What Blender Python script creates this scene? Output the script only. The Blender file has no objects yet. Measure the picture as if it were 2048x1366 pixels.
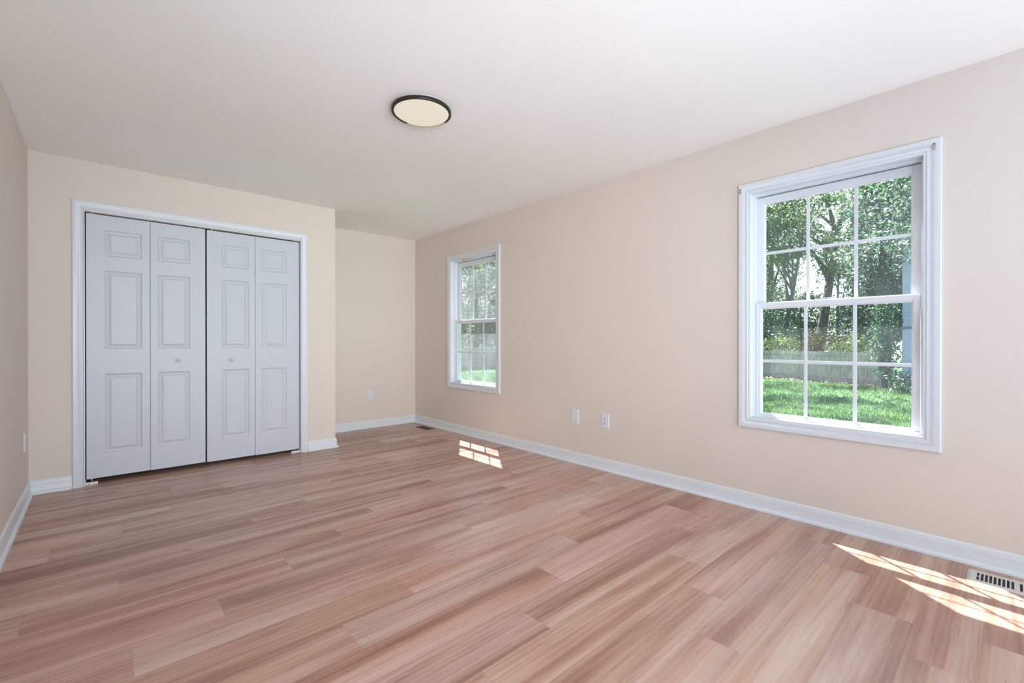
import bpy, bmesh, math, random
import numpy as np
from mathutils import Vector, Matrix

S = bpy.context.scene
COL = S.collection
random.seed(11)
RNG = np.random.default_rng(11)
R = math.radians

# ------------------------------------------------------------------ camera
cd = bpy.data.cameras.new('camera'); cam = bpy.data.objects.new('camera', cd); COL.objects.link(cam)
cam.location = (0.0, 0.0, 1.0894)
cam.rotation_euler = (R(90 - 0.148), 0.0, R(-42.263))
cd.sensor_width = 36.0
cd.lens = 906.76 / 2048 * 36.0
cd.shift_y = 1.476 / 2048
cd.clip_start = 0.02; cd.clip_end = 500
S.camera = cam

# ------------------------------------------------------------------ sky, sun, area lights, exposure
w = bpy.data.worlds.new('sky'); S.world = w; w.use_nodes = True
nt = w.node_tree; nt.nodes.clear()
wo = nt.nodes.new('ShaderNodeOutputWorld'); bg = nt.nodes.new('ShaderNodeBackground')
tc = nt.nodes.new('ShaderNodeTexCoord'); sx = nt.nodes.new('ShaderNodeSeparateXYZ'); cr = nt.nodes.new('ShaderNodeValToRGB')
nt.links.new(tc.outputs['Generated'], sx.inputs[0]); nt.links.new(sx.outputs['Z'], cr.inputs[0])
cr.color_ramp.elements[0].position = 0.0; cr.color_ramp.elements[0].color = (0.92, 0.97, 1.0, 1)
cr.color_ramp.elements[1].position = 0.9; cr.color_ramp.elements[1].color = (0.55, 0.76, 1.0, 1)
nt.links.new(cr.outputs[0], bg.inputs[0]); nt.links.new(bg.outputs[0], wo.inputs[0])
bg.inputs[1].default_value = 2.1

sd = bpy.data.lights.new('sun', 'SUN'); sun = bpy.data.objects.new('sun', sd); COL.objects.link(sun)
sun.rotation_euler = Vector((-0.37, -0.49, -1.0)).to_track_quat('-Z', 'Y').to_euler()
sun.location = (15, 20, 40)
sd.energy = 60.0; sd.color = (1.0, 0.965, 0.93); sd.angle = R(0.53)

def area(name, loc, direction, sx_, sy_, power, color):
    ld = bpy.data.lights.new(name, 'AREA'); o = bpy.data.objects.new(name, ld); COL.objects.link(o)
    ld.shape = 'RECTANGLE'; ld.size = sx_; ld.size_y = sy_; ld.energy = power; ld.color = color
    o.location = loc; o.rotation_euler = Vector(direction).to_track_quat('-Z', 'Z').to_euler()
    return o
LIGHTS = {
 'rear_fill': ((1.9, -3.40, 1.3), (0.0, 1, 0.14), 2.2, 2.1, 120, (52.0, (0.79, 1.0, 1.06))),  # unseen fill added at the closed rear wall, no window there
 'upward_fill': ((0.75, -1.2, 0.35), (0, 0.45, 1), 1.4, 0.8, 180, (52.0, (0.82, 1.0, 1.30))),  # unseen fill added low behind the camera, brightens ceiling and walls
 'left_fill': ((-0.1, -1.6, 1.5), (2.75, 6.4, -0.25), 0.5, 0.9, 70, (22.0, (0.99, 1.0, 0.97))),  # unseen fill added at left rear, brightens far right wall and alcove
}
for nm, (loc_, dir_, w_, h_, spr_, (pw_, col_)) in LIGHTS.items():
    area(nm, loc_, dir_, w_, h_, pw_, col_).data.spread = R(spr_)

S.view_settings.view_transform = 'Standard'; S.view_settings.look = 'None'
S.view_settings.exposure = 0.0; S.view_settings.gamma = 1.0; S.view_settings.use_curve_mapping = False
S.cycles.max_bounces = 14; S.cycles.diffuse_bounces = 8; S.cycles.glossy_bounces = 4
S.cycles.transmission_bounces = 8; S.cycles.transparent_max_bounces = 24
S.cycles.sample_clamp_indirect = 6.0; S.cycles.use_denoising = True
S.cycles.caustics_reflective = False; S.cycles.caustics_refractive = False

# ------------------------------------------------------------------ room numbers (metres)
XL, XR, YC, YB, XO, H = -0.376, 3.150, 4.668, 5.412, 1.788, 2.44
YR = -3.50                       # rear wall, behind the camera
WT = 0.15                        # outer wall thickness
WIN_Y = (0.7265, 4.1405)         # window centres
OPH, OZ0, OZ1 = 0.433, 0.582, 2.062   # half opening, sill, head
GZ = -1.31                       # garden level

# ------------------------------------------------------------------ materials
def srgb(r, g, b):
    f = lambda c: (c / 255) / 12.92 if c / 255 <= 0.04045 else ((c / 255 + 0.055) / 1.055) ** 2.4
    return (f(r), f(g), f(b), 1)

class N:
    def __init__(s, name):
        s.m = bpy.data.materials.new(name); s.m.use_nodes = True; s.t = s.m.node_tree; s.t.nodes.clear()
        s.out = s.t.nodes.new('ShaderNodeOutputMaterial')
    def n(s, typ, **kw):
        x = s.t.nodes.new(typ)
        for k, v in kw.items():
            if hasattr(x, k): setattr(x, k, v)
            else: s.set(x.inputs[k], v)
        return x
    def set(s, inp, v):
        if isinstance(v, bpy.types.NodeSocket): s.t.links.new(v, inp)
        else: inp.default_value = v
    def math(s, op, a, b=None, c=None):
        x = s.t.nodes.new('ShaderNodeMath'); x.operation = op; s.set(x.inputs[0], a)
        if b is not None: s.set(x.inputs[1], b)
        if c is not None: s.set(x.inputs[2], c)
        return x.outputs[0]
    def mix(s, f, a, b, mode='MIX'):
        x = s.t.nodes.new('ShaderNodeMix'); x.data_type = 'RGBA'; x.blend_type = mode
        s.set(x.inputs['Factor'], f); s.set(x.inputs[6], a); s.set(x.inputs[7], b)
        return x.outputs[2]
    def ramp(s, f, stops):
        x = s.t.nodes.new('ShaderNodeValToRGB'); s.set(x.inputs[0], f); e = x.color_ramp.elements
        while len(e) < len(stops): e.new(0.5)
        for i, (p, c) in enumerate(stops): e[i].position = p; e[i].color = c
        return x.outputs[0]
    def maprange(s, v, a, b, c, d):
        x = s.t.nodes.new('ShaderNodeMapRange'); s.set(x.inputs[0], v)
        for i, q in enumerate((a, b, c, d)): x.inputs[i + 1].default_value = q
        return x.outputs[0]
    def noise(s, vec, scale, detail=2.0, rough=0.5, dist=0.0):
        x = s.t.nodes.new('ShaderNodeTexNoise'); s.set(x.inputs['Vector'], vec)
        x.inputs['Scale'].default_value = scale; x.inputs['Detail'].default_value = detail
        x.inputs['Roughness'].default_value = rough; x.inputs['Distortion'].default_value = dist
        return x.outputs['Fac']
    def scalevec(s, vec, v, add=(0, 0, 0)):
        x = s.t.nodes.new('ShaderNodeMapping'); s.set(x.inputs['Vector'], vec)
        x.inputs['Scale'].default_value = v; s.set(x.inputs['Location'], add)
        return x.outputs[0]
    def coord(s, which='Object'): return s.t.nodes.new('ShaderNodeTexCoord').outputs[which]
    def bump(s, h, strength, dist):
        x = s.t.nodes.new('ShaderNodeBump'); s.set(x.inputs['Height'], h)
        x.inputs['Strength'].default_value = strength; x.inputs['Distance'].default_value = dist
        return x.outputs[0]
    def bsdf(s, color, rough=0.5, spec=0.5, normal=None, metal=0.0):
        b = s.t.nodes.new('ShaderNodeBsdfPrincipled'); s.set(b.inputs['Base Color'], color); s.set(b.inputs['Roughness'], rough)
        s.set(b.inputs['Specular IOR Level'], spec); s.set(b.inputs['Metallic'], metal)
        if normal is not None: s.set(b.inputs['Normal'], normal)
        return b
    def done(s, shader): s.t.links.new(shader, s.out.inputs[0]); return s.m

def paint(name, c, rough=0.55, spec=0.3, tex=0.15, scale=260, var=0.02):
    k = N(name); v = k.coord()
    n1 = k.noise(v, scale, 3); n2 = k.noise(v, 1.1, 2)
    col = k.mix(k.maprange(n2, 0.3, 0.7, 0, 1), tuple(x * (1 - var) for x in c[:3]) + (1,), tuple(min(1, x * (1 + var)) for x in c[:3]) + (1,))
    b = k.bsdf(col, rough, spec, k.bump(n1, tex, 0.0006))
    return k.done(b.outputs[0])

M = {}
M['wall'] = paint('wall_paint', srgb(217, 207.5, 199), 0.6, 0.25, 0.2, 180)
M['ceiling'] = paint('ceiling_paint', srgb(244, 243, 240), 0.8, 0.15, 0.2, 140)
M['trim'] = paint('trim_paint', srgb(214, 219, 226), 0.32, 0.45, 0.05, 90, 0.01)
M['door'] = paint('door_paint', srgb(198, 204, 213), 0.4, 0.4, 0.08, 120, 0.01)
M['vinyl'] = paint('window_vinyl', srgb(220, 224, 231), 0.35, 0.45, 0.03, 90, 0.01)
M['plate'] = paint('outlet_plastic', srgb(216, 220, 227), 0.3, 0.4, 0.02, 90, 0.01)
M['slot'] = paint('slot_dark', srgb(60, 58, 58), 0.6, 0.2, 0.02, 90, 0.01)
M['screw'] = paint('screw_steel', srgb(190, 190, 190), 0.35, 0.6, 0.02, 90, 0.01)
M['scuff'] = paint('scuffed_primer', srgb(176, 174, 168), 0.8, 0.1, 0.1, 90, 0.08)
M['barewood'] = paint('bare_wood', srgb(214, 176, 134), 0.7, 0.2, 0.1, 60, 0.12)
M['closet'] = paint('closet_dark_paint', srgb(150, 138, 122), 0.8, 0.1, 0.1, 90, 0.02)
M['ring'] = paint('bronze_ring', srgb(34, 29, 27), 0.4, 0.35, 0.03, 90, 0.03)
M['ring_pale'] = paint('pale_ring', srgb(196, 186, 156), 0.3, 0.5, 0.03, 90, 0.03)  # paler cream tone for one arc of the ring
M['register'] = paint('register_enamel', srgb(206, 200, 196), 0.4, 0.4, 0.05, 200, 0.04)
M['register_brown'] = paint('register_brown', srgb(78, 60, 50), 0.4, 0.4, 0.05, 200, 0.04)
M['duct'] = paint('duct_dark', srgb(40, 40, 42), 0.6, 0.3, 0.05, 200, 0.04)
M['zinc'] = paint('bracket_zinc', srgb(222, 220, 218), 0.4, 0.5, 0.05, 300, 0.05)

def lamp_mat():
    k = N('lamp_diffuser'); e = k.n('ShaderNodeEmission'); v = k.coord()
    e.inputs[0].default_value = (1.0, 0.93, 0.74, 1); e.inputs[1].default_value = 0.62
    b = k.bsdf((0.75, 0.72, 0.62, 1), 0.4, 0.3)
    a = k.n('ShaderNodeAddShader'); k.t.links.new(e.outputs[0], a.inputs[0]); k.t.links.new(b.outputs[0], a.inputs[1])
    b.inputs['Base Color'].default_value = (0.22, 0.21, 0.18, 1)
    return k.done(a.outputs[0])
M['diffuser'] = lamp_mat()

def glass_mat(name, veil, seed):
    k = N(name); v = k.coord()
    tr = k.n('ShaderNodeBsdfTransparent'); tr.inputs[0].default_value = (0.965, 0.985, 0.985, 1)
    gl = k.n('ShaderNodeBsdfGlossy'); gl.inputs['Roughness'].default_value = 0.02
    fr = k.n('ShaderNodeFresnel'); fr.inputs[0].default_value = 1.45
    ms = k.n('ShaderNodeMixShader'); k.t.links.new(k.math('MULTIPLY', fr.outputs[0], 0.7), ms.inputs[0])
    k.t.links.new(tr.outputs[0], ms.inputs[1]); k.t.links.new(gl.outputs[0], ms.inputs[2])
    # haze put into the glass as a bluish streaky veil, stronger at a slant
    tl = k.n('ShaderNodeBsdfTranslucent'); tl.inputs[0].default_value = (0.80, 0.92, 1.0, 1)
    df = k.n('ShaderNodeBsdfDiffuse'); df.inputs[0].default_value = (0.80, 0.92, 1.0, 1)
    md = k.n('ShaderNodeMixShader'); md.inputs[0].default_value = 0.35
    k.t.links.new(tl.outputs[0], md.inputs[1]); k.t.links.new(df.outputs[0], md.inputs[2])
    n1 = k.noise(k.scalevec(v, (1, 1, 0.35), (seed, seed * 2, seed)), 5.0, 4, 0.6, 0.6)
    n2 = k.noise(k.scalevec(v, (1, 1, 0.6), (seed, 0, 0)), 90.0, 2, 0.6)
    f = k.math('MULTIPLY', k.maprange(n1, 0.35, 0.75, 0.45, 1.5), k.maprange(n2, 0.3, 0.7, 0.7, 1.3))
    lw = k.n('ShaderNodeLayerWeight'); lw.inputs[0].default_value = 0.5
    f = k.math('MULTIPLY', f, k.maprange(lw.outputs['Facing'], 0.0, 1.0, 0.6, 3.0))
    f = k.math('MINIMUM', k.math('MULTIPLY', f, veil), 0.9)
    mx = k.n('ShaderNodeMixShader'); k.t.links.new(f, mx.inputs[0])
    k.t.links.new(ms.outputs[0], mx.inputs[1]); k.t.links.new(md.outputs[0], mx.inputs[2])
    return k.done(mx.outputs[0])
M['glass'] = glass_mat('window_glass', 0.024, 0.0)

PW, PL = 0.184, 1.23
def floor_mat():
    k = N('vinyl_plank_floor')
    uv = k.n('ShaderNodeUVMap'); uv.uv_map = 'plank'
    a1 = k.n('ShaderNodeAttribute'); a1.attribute_name = 'tone'
    a2 = k.n('ShaderNodeAttribute'); a2.attribute_name = 'hue'
    r1, r2 = a1.outputs['Fac'], a2.outputs['Fac']
    cx = k.n('ShaderNodeCombineXYZ'); k.t.links.new(k.math('MULTIPLY', r1, 37.0), cx.inputs[0]); k.t.links.new(k.math('MULTIPLY', r2, 91.0), cx.inputs[1]); k.t.links.new(k.math('MULTIPLY', r2, 13.0), cx.inputs[2])
    off = cx.outputs[0]
    u = uv.outputs[0]
    band = k.noise(k.scalevec(u, (0.55, 11.5, 1), off), 1.0, 2.0, 0.5, 0.6)
    broad = k.noise(k.scalevec(u, (1.6, 7.0, 1), off), 1.0, 2.0, 0.5, 0.5)
    grain = k.noise(k.scalevec(u, (5.0, 190.0, 1), off), 1.0, 3.0, 0.6)
    pore = k.noise(k.scalevec(u, (14.0, 420.0, 1), off), 1.0, 2.0, 0.6)
    wv = k.n('ShaderNodeTexWave'); wv.wave_type = 'BANDS'; wv.bands_direction = 'Y'
    k.t.links.new(k.scalevec(u, (0.55, 8.0, 1), off), wv.inputs['Vector'])
    wv.inputs['Scale'].default_value = 1.6; wv.inputs['Distortion'].default_value = 9.0; wv.inputs['Detail'].default_value = 2.0; wv.inputs['Detail Scale'].default_value = 0.7
    f = k.math('ADD', k.math('MULTIPLY', band, 0.72), k.math('MULTIPLY', broad, 0.28))
    f = k.math('ADD', f, k.math('MULTIPLY', k.math('SUBTRACT', r1, 0.5), 0.16))
    f = k.math('ADD', f, k.math('MULTIPLY', k.math('SUBTRACT', wv.outputs['Fac'], 0.5), 0.05))
    f = k.math('ADD', f, k.math('MULTIPLY', k.math('SUBTRACT', grain, 0.5), 0.16))
    col = k.ramp(f, [(0.25, srgb(138, 99, 86)), (0.41, srgb(166, 128, 114)), (0.53, srgb(187, 153, 140)), (0.67, srgb(200, 173, 162)), (0.84, srgb(210, 188, 178))])
    # plank to plank drift: pinkish, yellowish, greyish
    tint = k.ramp(r2, [(0.0, (1.0, 0.93, 0.90, 1)), (0.35, (1.0, 0.98, 0.97, 1)), (0.6, (0.95, 0.98, 1.0, 1)), (0.8, (1.0, 0.98, 0.90, 1)), (1.0, (0.97, 0.97, 0.96, 1))])
    col = k.mix(1.0, col, tint, 'MULTIPLY')
    yel = k.noise(k.scalevec(u, (1.3, 10.0, 1), k.scalevec(off, (2, 2, 2))), 1.0, 2.0)
    col = k.mix(k.maprange(yel, 0.56, 0.75, 0.0, 0.24), col, srgb(200, 160, 122))
    # pores and knots
    col = k.mix(k.maprange(pore, 0.60, 0.78, 0.0, 0.30), col, srgb(112, 84, 74))
    vo = k.n('ShaderNodeTexVoronoi'); k.t.links.new(k.scalevec(u, (1.7, 6.5, 1), off), vo.inputs['Vector']); vo.inputs['Scale'].default_value = 1.0
    col = k.mix(k.maprange(vo.outputs['Distance'], 0.02, 0.10, 0.40, 0.0), col, srgb(104, 76, 66))
    # fine dark joint line
    su = k.n('ShaderNodeSeparateXYZ'); k.t.links.new(u, su.inputs[0])
    ex = k.math('MINIMUM', su.outputs[0], k.math('SUBTRACT', PL, su.outputs[0]))
    ey = k.math('MINIMUM', su.outputs[1], k.math('SUBTRACT', PW, su.outputs[1]))
    ed = k.math('MINIMUM', ex, ey)
    col = k.mix(k.maprange(ed, 0.0004, 0.0012, 0.30, 0.0), col, srgb(96, 72, 62))
    nb = k.bump(k.math('ADD', k.math('MULTIPLY', pore, 0.5), k.maprange(ed, 0.0, 0.002, -1.0, 0.0)), 0.12, 0.0006)
    b = k.bsdf(col, k.maprange(grain, 0.3, 0.7, 0.25, 0.36), 0.34, nb)
    return k.done(b.outputs[0])
M['floor'] = floor_mat()

def leaf_mat(name, cols, trans=0.18):
    k = N(name); a = k.n('ShaderNodeAttribute'); a.attribute_name = 'tone'
    c = k.ramp(a.outputs['Fac'], [(i / (len(cols) - 1), q) for i, q in enumerate(cols)])
    d = k.bsdf(c, 0.5, 0.3); t = k.n('ShaderNodeBsdfTranslucent')
    k.t.links.new(k.mix(0.3, c, (0.30, 0.45, 0.10, 1), 'MIX'), t.inputs[0])
    m = k.n('ShaderNodeMixShader'); m.inputs[0].default_value = trans
    k.t.links.new(d.outputs[0], m.inputs[1]); k.t.links.new(t.outputs[0], m.inputs[2])
    return k.done(m.outputs[0])
M['leaf_dark'] = leaf_mat('leaves_dark_green', [srgb(34, 58, 46), srgb(52, 80, 58), srgb(74, 102, 66)])
M['leaf_mid'] = leaf_mat('leaves_mid_green', [srgb(48, 78, 52), srgb(70, 102, 62), srgb(104, 130, 76)])
M['leaf_blue'] = leaf_mat('leaves_blue_green', [srgb(38, 66, 66), srgb(54, 86, 82), srgb(78, 110, 100)])
M['leaf_pale'] = leaf_mat('leaves_pale_variegated', [srgb(110, 140, 80), srgb(166, 180, 110), srgb(216, 216, 168)])
M['leaf_russet'] = leaf_mat('leaves_russet', [srgb(120, 112, 70), srgb(170, 150, 96), srgb(206, 176, 140)])
M['needle'] = leaf_mat('conifer_needles', [srgb(26, 58, 54), srgb(38, 78, 68), srgb(60, 100, 84)], 0.15)
M['litter'] = leaf_mat('dry_leaves', [srgb(70, 58, 54), srgb(96, 76, 70), srgb(128, 104, 98)], 0.05)
M['grassblade'] = leaf_mat('grass_blades', [srgb(44, 78, 60), srgb(60, 96, 68), srgb(92, 112, 68)], 0.3)

def bark_mat():
    k = N('grey_bark'); v = k.coord()
    n = k.noise(k.scalevec(v, (6, 6, 1.2)), 1.5, 4, 0.6, 0.5)
    c = k.ramp(n, [(0.3, srgb(52, 52, 54)), (0.7, srgb(92, 92, 94))])
    return k.done(k.bsdf(c, 0.9, 0.1, k.bump(n, 0.6, 0.02)).outputs[0])
M['bark'] = bark_mat()
def fence_mat():
    k = N('weathered_fence_wood'); v = k.coord()
    n = k.noise(k.scalevec(v, (3, 3, 0.7)), 4.0, 4, 0.6); n2 = k.noise(v, 0.8, 3)
    c = k.ramp(k.math('ADD', k.math('MULTIPLY', n, 0.6), k.math('MULTIPLY', n2, 0.4)), [(0.3, srgb(112, 110, 108)), (0.5, srgb(150, 148, 146)), (0.72, srgb(182, 178, 172))])
    return k.done(k.bsdf(c, 0.9, 0.1).outputs[0])
M['fence'] = fence_mat()
def lawn_mat():
    k = N('lawn_soil'); v = k.coord(); n = k.noise(v, 0.5, 4, 0.6); n2 = k.noise(v, 14, 3, 0.7)
    c = k.ramp(k.math('ADD', k.math('MULTIPLY', n, 0.5), k.math('MULTIPLY', n2, 0.5)), [(0.3, srgb(46, 76, 56)), (0.5, srgb(62, 96, 68)), (0.7, srgb(92, 114, 72))])
    return k.done(k.bsdf(c, 0.95, 0.05, k.bump(n2, 0.8, 0.05)).outputs[0])
M['lawn'] = lawn_mat()
def siding_mat():
    k = N('blue_siding'); v = k.coord(); n = k.noise(v, 1.2, 3)
    c = k.ramp(n, [(0.3, srgb(128, 142, 172)), (0.7, srgb(142, 156, 184))])
    return k.done(k.bsdf(c, 0.5, 0.3).outputs[0])
M['siding'] = siding_mat()
M['siding_band'] = paint('siding_dark_band', srgb(60, 84, 104), 0.6, 0.2, 0.1, 50)
M['roof'] = paint('roof_shingle', srgb(80, 80, 84), 0.9, 0.1, 0.4, 30, 0.1)
M['mulch'] = paint('fallen_leaf_mulch', srgb(150, 112, 98), 0.9, 0.05, 0.8, 20, 0.25)

# ------------------------------------------------------------------ mesh helpers
def link(o, parent=None):
    COL.objects.link(o)
    if parent is not None: o.parent = parent
    return o
def tag(o, label=None, cat=None, group=None, kind=None):
    if label: o['label'] = label
    if cat: o['category'] = cat
    if group: o['group'] = group
    if kind: o['kind'] = kind
    return o
def empty(name, loc=(0, 0, 0)):
    o = bpy.data.objects.new(name, None); o.empty_display_size = 0.1; o.location = loc; COL.objects.link(o); return o

class MB:
    """collects shapes in world coordinates, links them as one mesh object"""
    def __init__(s): s.b = bmesh.new()
    def box(s, x0, x1, y0, y1, z0, z1, bev=0.0):
        t = bmesh.new()
        vs = [t.verts.new((x, y, z)) for x in (x0, x1) for y in (y0, y1) for z in (z0, z1)]
        for f in ((0, 1, 3, 2), (4, 6, 7, 5), (0, 4, 5, 1), (2, 3, 7, 6), (0, 2, 6, 4), (1, 5, 7, 3)): t.faces.new([vs[i] for i in f])
        if bev > 0: bmesh.ops.bevel(t, geom=list(t.edges), offset=bev, segments=2, affect='EDGES', profile=0.6)
        s.merge(t); return s
    def merge(s, t):
        me = bpy.data.meshes.new('tmp'); t.to_mesh(me); t.free(); s.b.from_mesh(me); bpy.data.meshes.remove(me)
    def quad(s, *pts): s.b.faces.new([s.b.verts.new(p) for p in pts]); return s
    def cyl(s, p0, p1, r0, r1=None, seg=20, cap=True):
        r1 = r0 if r1 is None else r1
        p0, p1 = Vector(p0), Vector(p1); d = (p1 - p0).normalized()
        a = d.orthogonal().normalized(); c = d.cross(a)
        rings = []
        for p, r in ((p0, r0), (p1, r1)):
            rings.append([s.b.verts.new(p + (a * math.cos(2 * math.pi * i / seg) + c * math.sin(2 * math.pi * i / seg)) * r) for i in range(seg)])
        for i in range(seg): s.b.faces.new((rings[0][i], rings[0][(i + 1) % seg], rings[1][(i + 1) % seg], rings[1][i]))
        if cap: s.b.faces.new(rings[0][::-1]); s.b.faces.new(rings[1])
        return s
    def lathe(s, origin, axis, prof, seg=40, a0=0.0, a1=2 * math.pi, ref=None):
        """prof: (radius, distance along axis)"""
        o = Vector(origin); d = Vector(axis).normalized(); a = Vector(ref) if ref else d.orthogonal().normalized(); c = d.cross(a)
        full = abs(a1 - a0 - 2 * math.pi) < 1e-6; n = seg if full else seg + 1
        rings = []
        for i in range(n):
            th = a0 + (a1 - a0) * i / seg; e = a * math.cos(th) + c * math.sin(th)
            rings.append([s.b.verts.new(o + e * r + d * h) for r, h in prof])
        for i in range(seg):
            A, B = rings[i], rings[(i + 1) % n]
            for j in range(len(prof) - 1):
                if prof[j][0] < 1e-6 and prof[j + 1][0] < 1e-6: continue
                s.b.faces.new((A[j], A[j + 1], B[j + 1], B[j]))
        if not full: s.b.faces.new(rings[0]); s.b.faces.new(rings[-1][::-1])
        return s
    def build(s, name, mat, parent=None, smooth=False, origin=None):
        bmesh.ops.remove_doubles(s.b, verts=s.b.verts, dist=1e-6)
        bmesh.ops.recalc_face_normals(s.b, faces=s.b.faces)
        me = bpy.data.meshes.new(name)
        par = parent
        off = Vector((0, 0, 0))
        while par is not None: off += Vector(par.location); par = par.parent
        base = Vector(origin) if origin is not None else off
        bmesh.ops.translate(s.b, verts=s.b.verts, vec=-base)
        s.b.to_mesh(me); s.b.free()
        me.materials.append(mat)
        o = bpy.data.objects.new(name, me); link(o, parent)
        o.location = base - off
        if smooth:
            for p in me.polygons: p.use_smooth = True
            me.set_sharp_from_angle(angle=R(38))
        return o

def sweep(mb, path, prof, closed, frame):
    """mitred sweep. path: 2D corner points; frame(u, v, w) -> world; prof: (offset to the LEFT of travel, height w)"""
    n = len(path); P = [Vector(p) for p in path]; rings = []
    for i in range(n):
        if closed or 0 < i < n - 1:
            d0 = (P[i] - P[i - 1]).normalized(); d1 = (P[(i + 1) % n] - P[i]).normalized()
        else:
            d0 = d1 = (P[1] - P[0]).normalized() if i == 0 else (P[-1] - P[-2]).normalized()
        n0 = Vector((-d0.y, d0.x)); n1 = Vector((-d1.y, d1.x)); m = (n0 + n1).normalized(); k = 1.0 / max(0.2, m.dot(n0))
        rings.append([mb.b.verts.new(frame(*(P[i] + m * (k * q[0])), q[1])) for q in prof])
    for i in range(n if closed else n - 1):
        A, B = rings[i], rings[(i + 1) % n]
        for j in range(len(prof) - 1): mb.b.faces.new((A[j], A[j + 1], B[j + 1], B[j]))
    if not closed: mb.b.faces.new(rings[0]); mb.b.faces.new(rings[-1][::-1])

def slab_holes(mb, u0, u1, v0, v1, holes, frame, t):
    """plate in (u, v) with rectangular holes and thickness t along w"""
    us = sorted({u0, u1, *[h[0] for h in holes], *[h[1] for h in holes]}); vs = sorted({v0, v1, *[h[2] for h in holes], *[h[3] for h in holes]})
    solid = {}
    for i in range(len(us) - 1):
        for j in range(len(vs) - 1):
            cu, cv = (us[i] + us[i + 1]) / 2, (vs[j] + vs[j + 1]) / 2
            solid[i, j] = not any(h[0] < cu < h[1] and h[2] < cv < h[3] for h in holes)
    V = {}
    def g(i, j, k):
        if (i, j, k) not in V: V[i, j, k] = mb.b.verts.new(frame(us[i], vs[j], k * t))
        return V[i, j, k]
    for (i, j), ok in solid.items():
        if not ok: continue
        for k in (0, 1): mb.b.faces.new([g(i, j, k), g(i + 1, j, k), g(i + 1, j + 1, k), g(i, j + 1, k)])
        for di, dj, a, b in ((-1, 0, (i, j), (i, j + 1)), (1, 0, (i + 1, j), (i + 1, j + 1)), (0, -1, (i, j), (i + 1, j)), (0, 1, (i, j + 1), (i + 1, j + 1))):
            if not solid.get((i + di, j + dj), False): mb.b.faces.new([g(*a, 0), g(*b, 0), g(*b, 1), g(*a, 1)])

# ------------------------------------------------------------------ shell
def st(o, label, cat): return tag(o, label, cat, kind='structure')

# floor: individual planks, joints in their real places
ROWX = {0: .835, 1: 1.09, 2: .172, 3: .42, 4: .708, 5: .927, 6: .03, 7: .328, 8: .685, 9: 1.003, 10: .08, 11: .365, 12: .68, 13: 1.003, 14: .061, 15: .35, 16: .68, 17: 1.035, 18: .093, 19: .336, 20: .723}
TONE = {(7, 1.558): .80, (6, 1.26): .10, (6, .03): .30, (12, .68): .12, (13, 1.003): .22, (12, -.55): .55, (11, .365): .35, (14, .061): .5, (8, .685): .35}
fv, ff, fuv, ftone, fhue = [], [], [], [], []
prng = random.Random(5)
kmin, kmax = int(math.floor((YR - .068) / PW)), int(math.floor((YB - .068) / PW))
for kk in range(kmin, kmax + 1):
    y0, y1 = .068 + kk * PW, .068 + (kk + 1) * PW
    jx = ROWX.get(kk, (0.835 - 0.30 * kk) % PL)
    x = jx - PL * 4
    while x < XR:
        a, b = max(x, XL), min(x + PL, XR); c, d = max(y0, YR), min(y1, YB)
        if b > a + 1e-4 and d > c + 1e-4:
            i = len(fv); fv += [(a, c, 0), (b, c, 0), (b, d, 0), (a, d, 0)]; ff.append((i, i + 1, i + 2, i + 3))
            fuv += [(a - x, c - y0), (b - x, c - y0), (b - x, d - y0), (a - x, d - y0)]
            t_ = prng.random(); h_ = prng.random()
            for (q, qx), tv in TONE.items():
                if q == kk and abs(qx - x) < .05: t_ = tv
            ftone.append(t_); fhue.append(h_)
        x += PL
i = len(fv)
for z in (-0.001, -0.02): fv += [(XL, YR, z), (XR, YR, z), (XR, YB, z), (XL, YB, z)]
ff += [(i + 4, i + 7, i + 6, i + 5)] + [(i + q, i + (q + 1) % 4, i + 4 + (q + 1) % 4, i + 4 + q) for q in range(4)]
fuv += [(.5, .09)] * 20; ftone += [.5] * 5; fhue += [.5] * 5
me = bpy.data.meshes.new('floor'); me.from_pydata(fv, [], ff)
uvl = me.uv_layers.new(name='plank')
for li, q in zip(range(len(me.loops)), fuv): uvl.data[li].uv = q
for nm, dat in (('tone', ftone), ('hue', fhue)):
    at = me.attributes.new(nm, 'FLOAT', 'FACE'); at.data.foreach_set('value', dat)
me.materials.append(M['floor']); floor = link(bpy.data.objects.new('floor', me))
st(floor, 'pinkish brown wood-look vinyl plank floor running across the empty room', 'floor')

mb = MB(); mb.box(XL - .12, XR + WT, YR - .12, YB + .12, H, H + .12)
st(mb.build('ceiling', M['ceiling']), 'smooth off-white ceiling with one round light fixture', 'ceiling')
mb = MB(); mb.box(XL - .12, XL, YR - .12, YB + .12, -.02, H)
st(mb.build('wall_left', M['wall']), 'cream wall at the left edge beside the closet', 'wall')
mb = MB(); holes = [(c - OPH - .004, c + OPH + .004, OZ0 - .004, OZ1 + .004) for c in WIN_Y]
slab_holes(mb, YR - .12, YB + .12, -.02, H, holes, lambda u, v, w_: (XR + w_, u, v), WT)
st(mb.build('wall_right', M['wall']), 'long cream wall with two white windows', 'wall')
mb = MB(); mb.box(XL, XR, YB, YB + .12, -.02, H)
st(mb.build('wall_back', M['wall']), 'cream end wall of the alcove right of the closet', 'wall')
mb = MB(); mb.box(XL, XR, YR - .12, YR, -.02, H)
st(mb.build('wall_rear', M['wall']), 'cream wall behind the camera', 'wall')
CX0, CX1, CZ = -0.092, 1.4605, 2.086          # closet rough opening
mb = MB(); slab_holes(mb, XL, XO, 0.0, H, [(CX0, CX1, -1, CZ)], lambda u, v, w_: (u, YC + w_, max(v, 0)), .11)
for f in [f for f in mb.b.faces if f.calc_area() < 1e-9]: mb.b.faces.remove(f)
st(mb.build('wall_closet', M['wall']), 'cream wall around the closet opening', 'wall')
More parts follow.
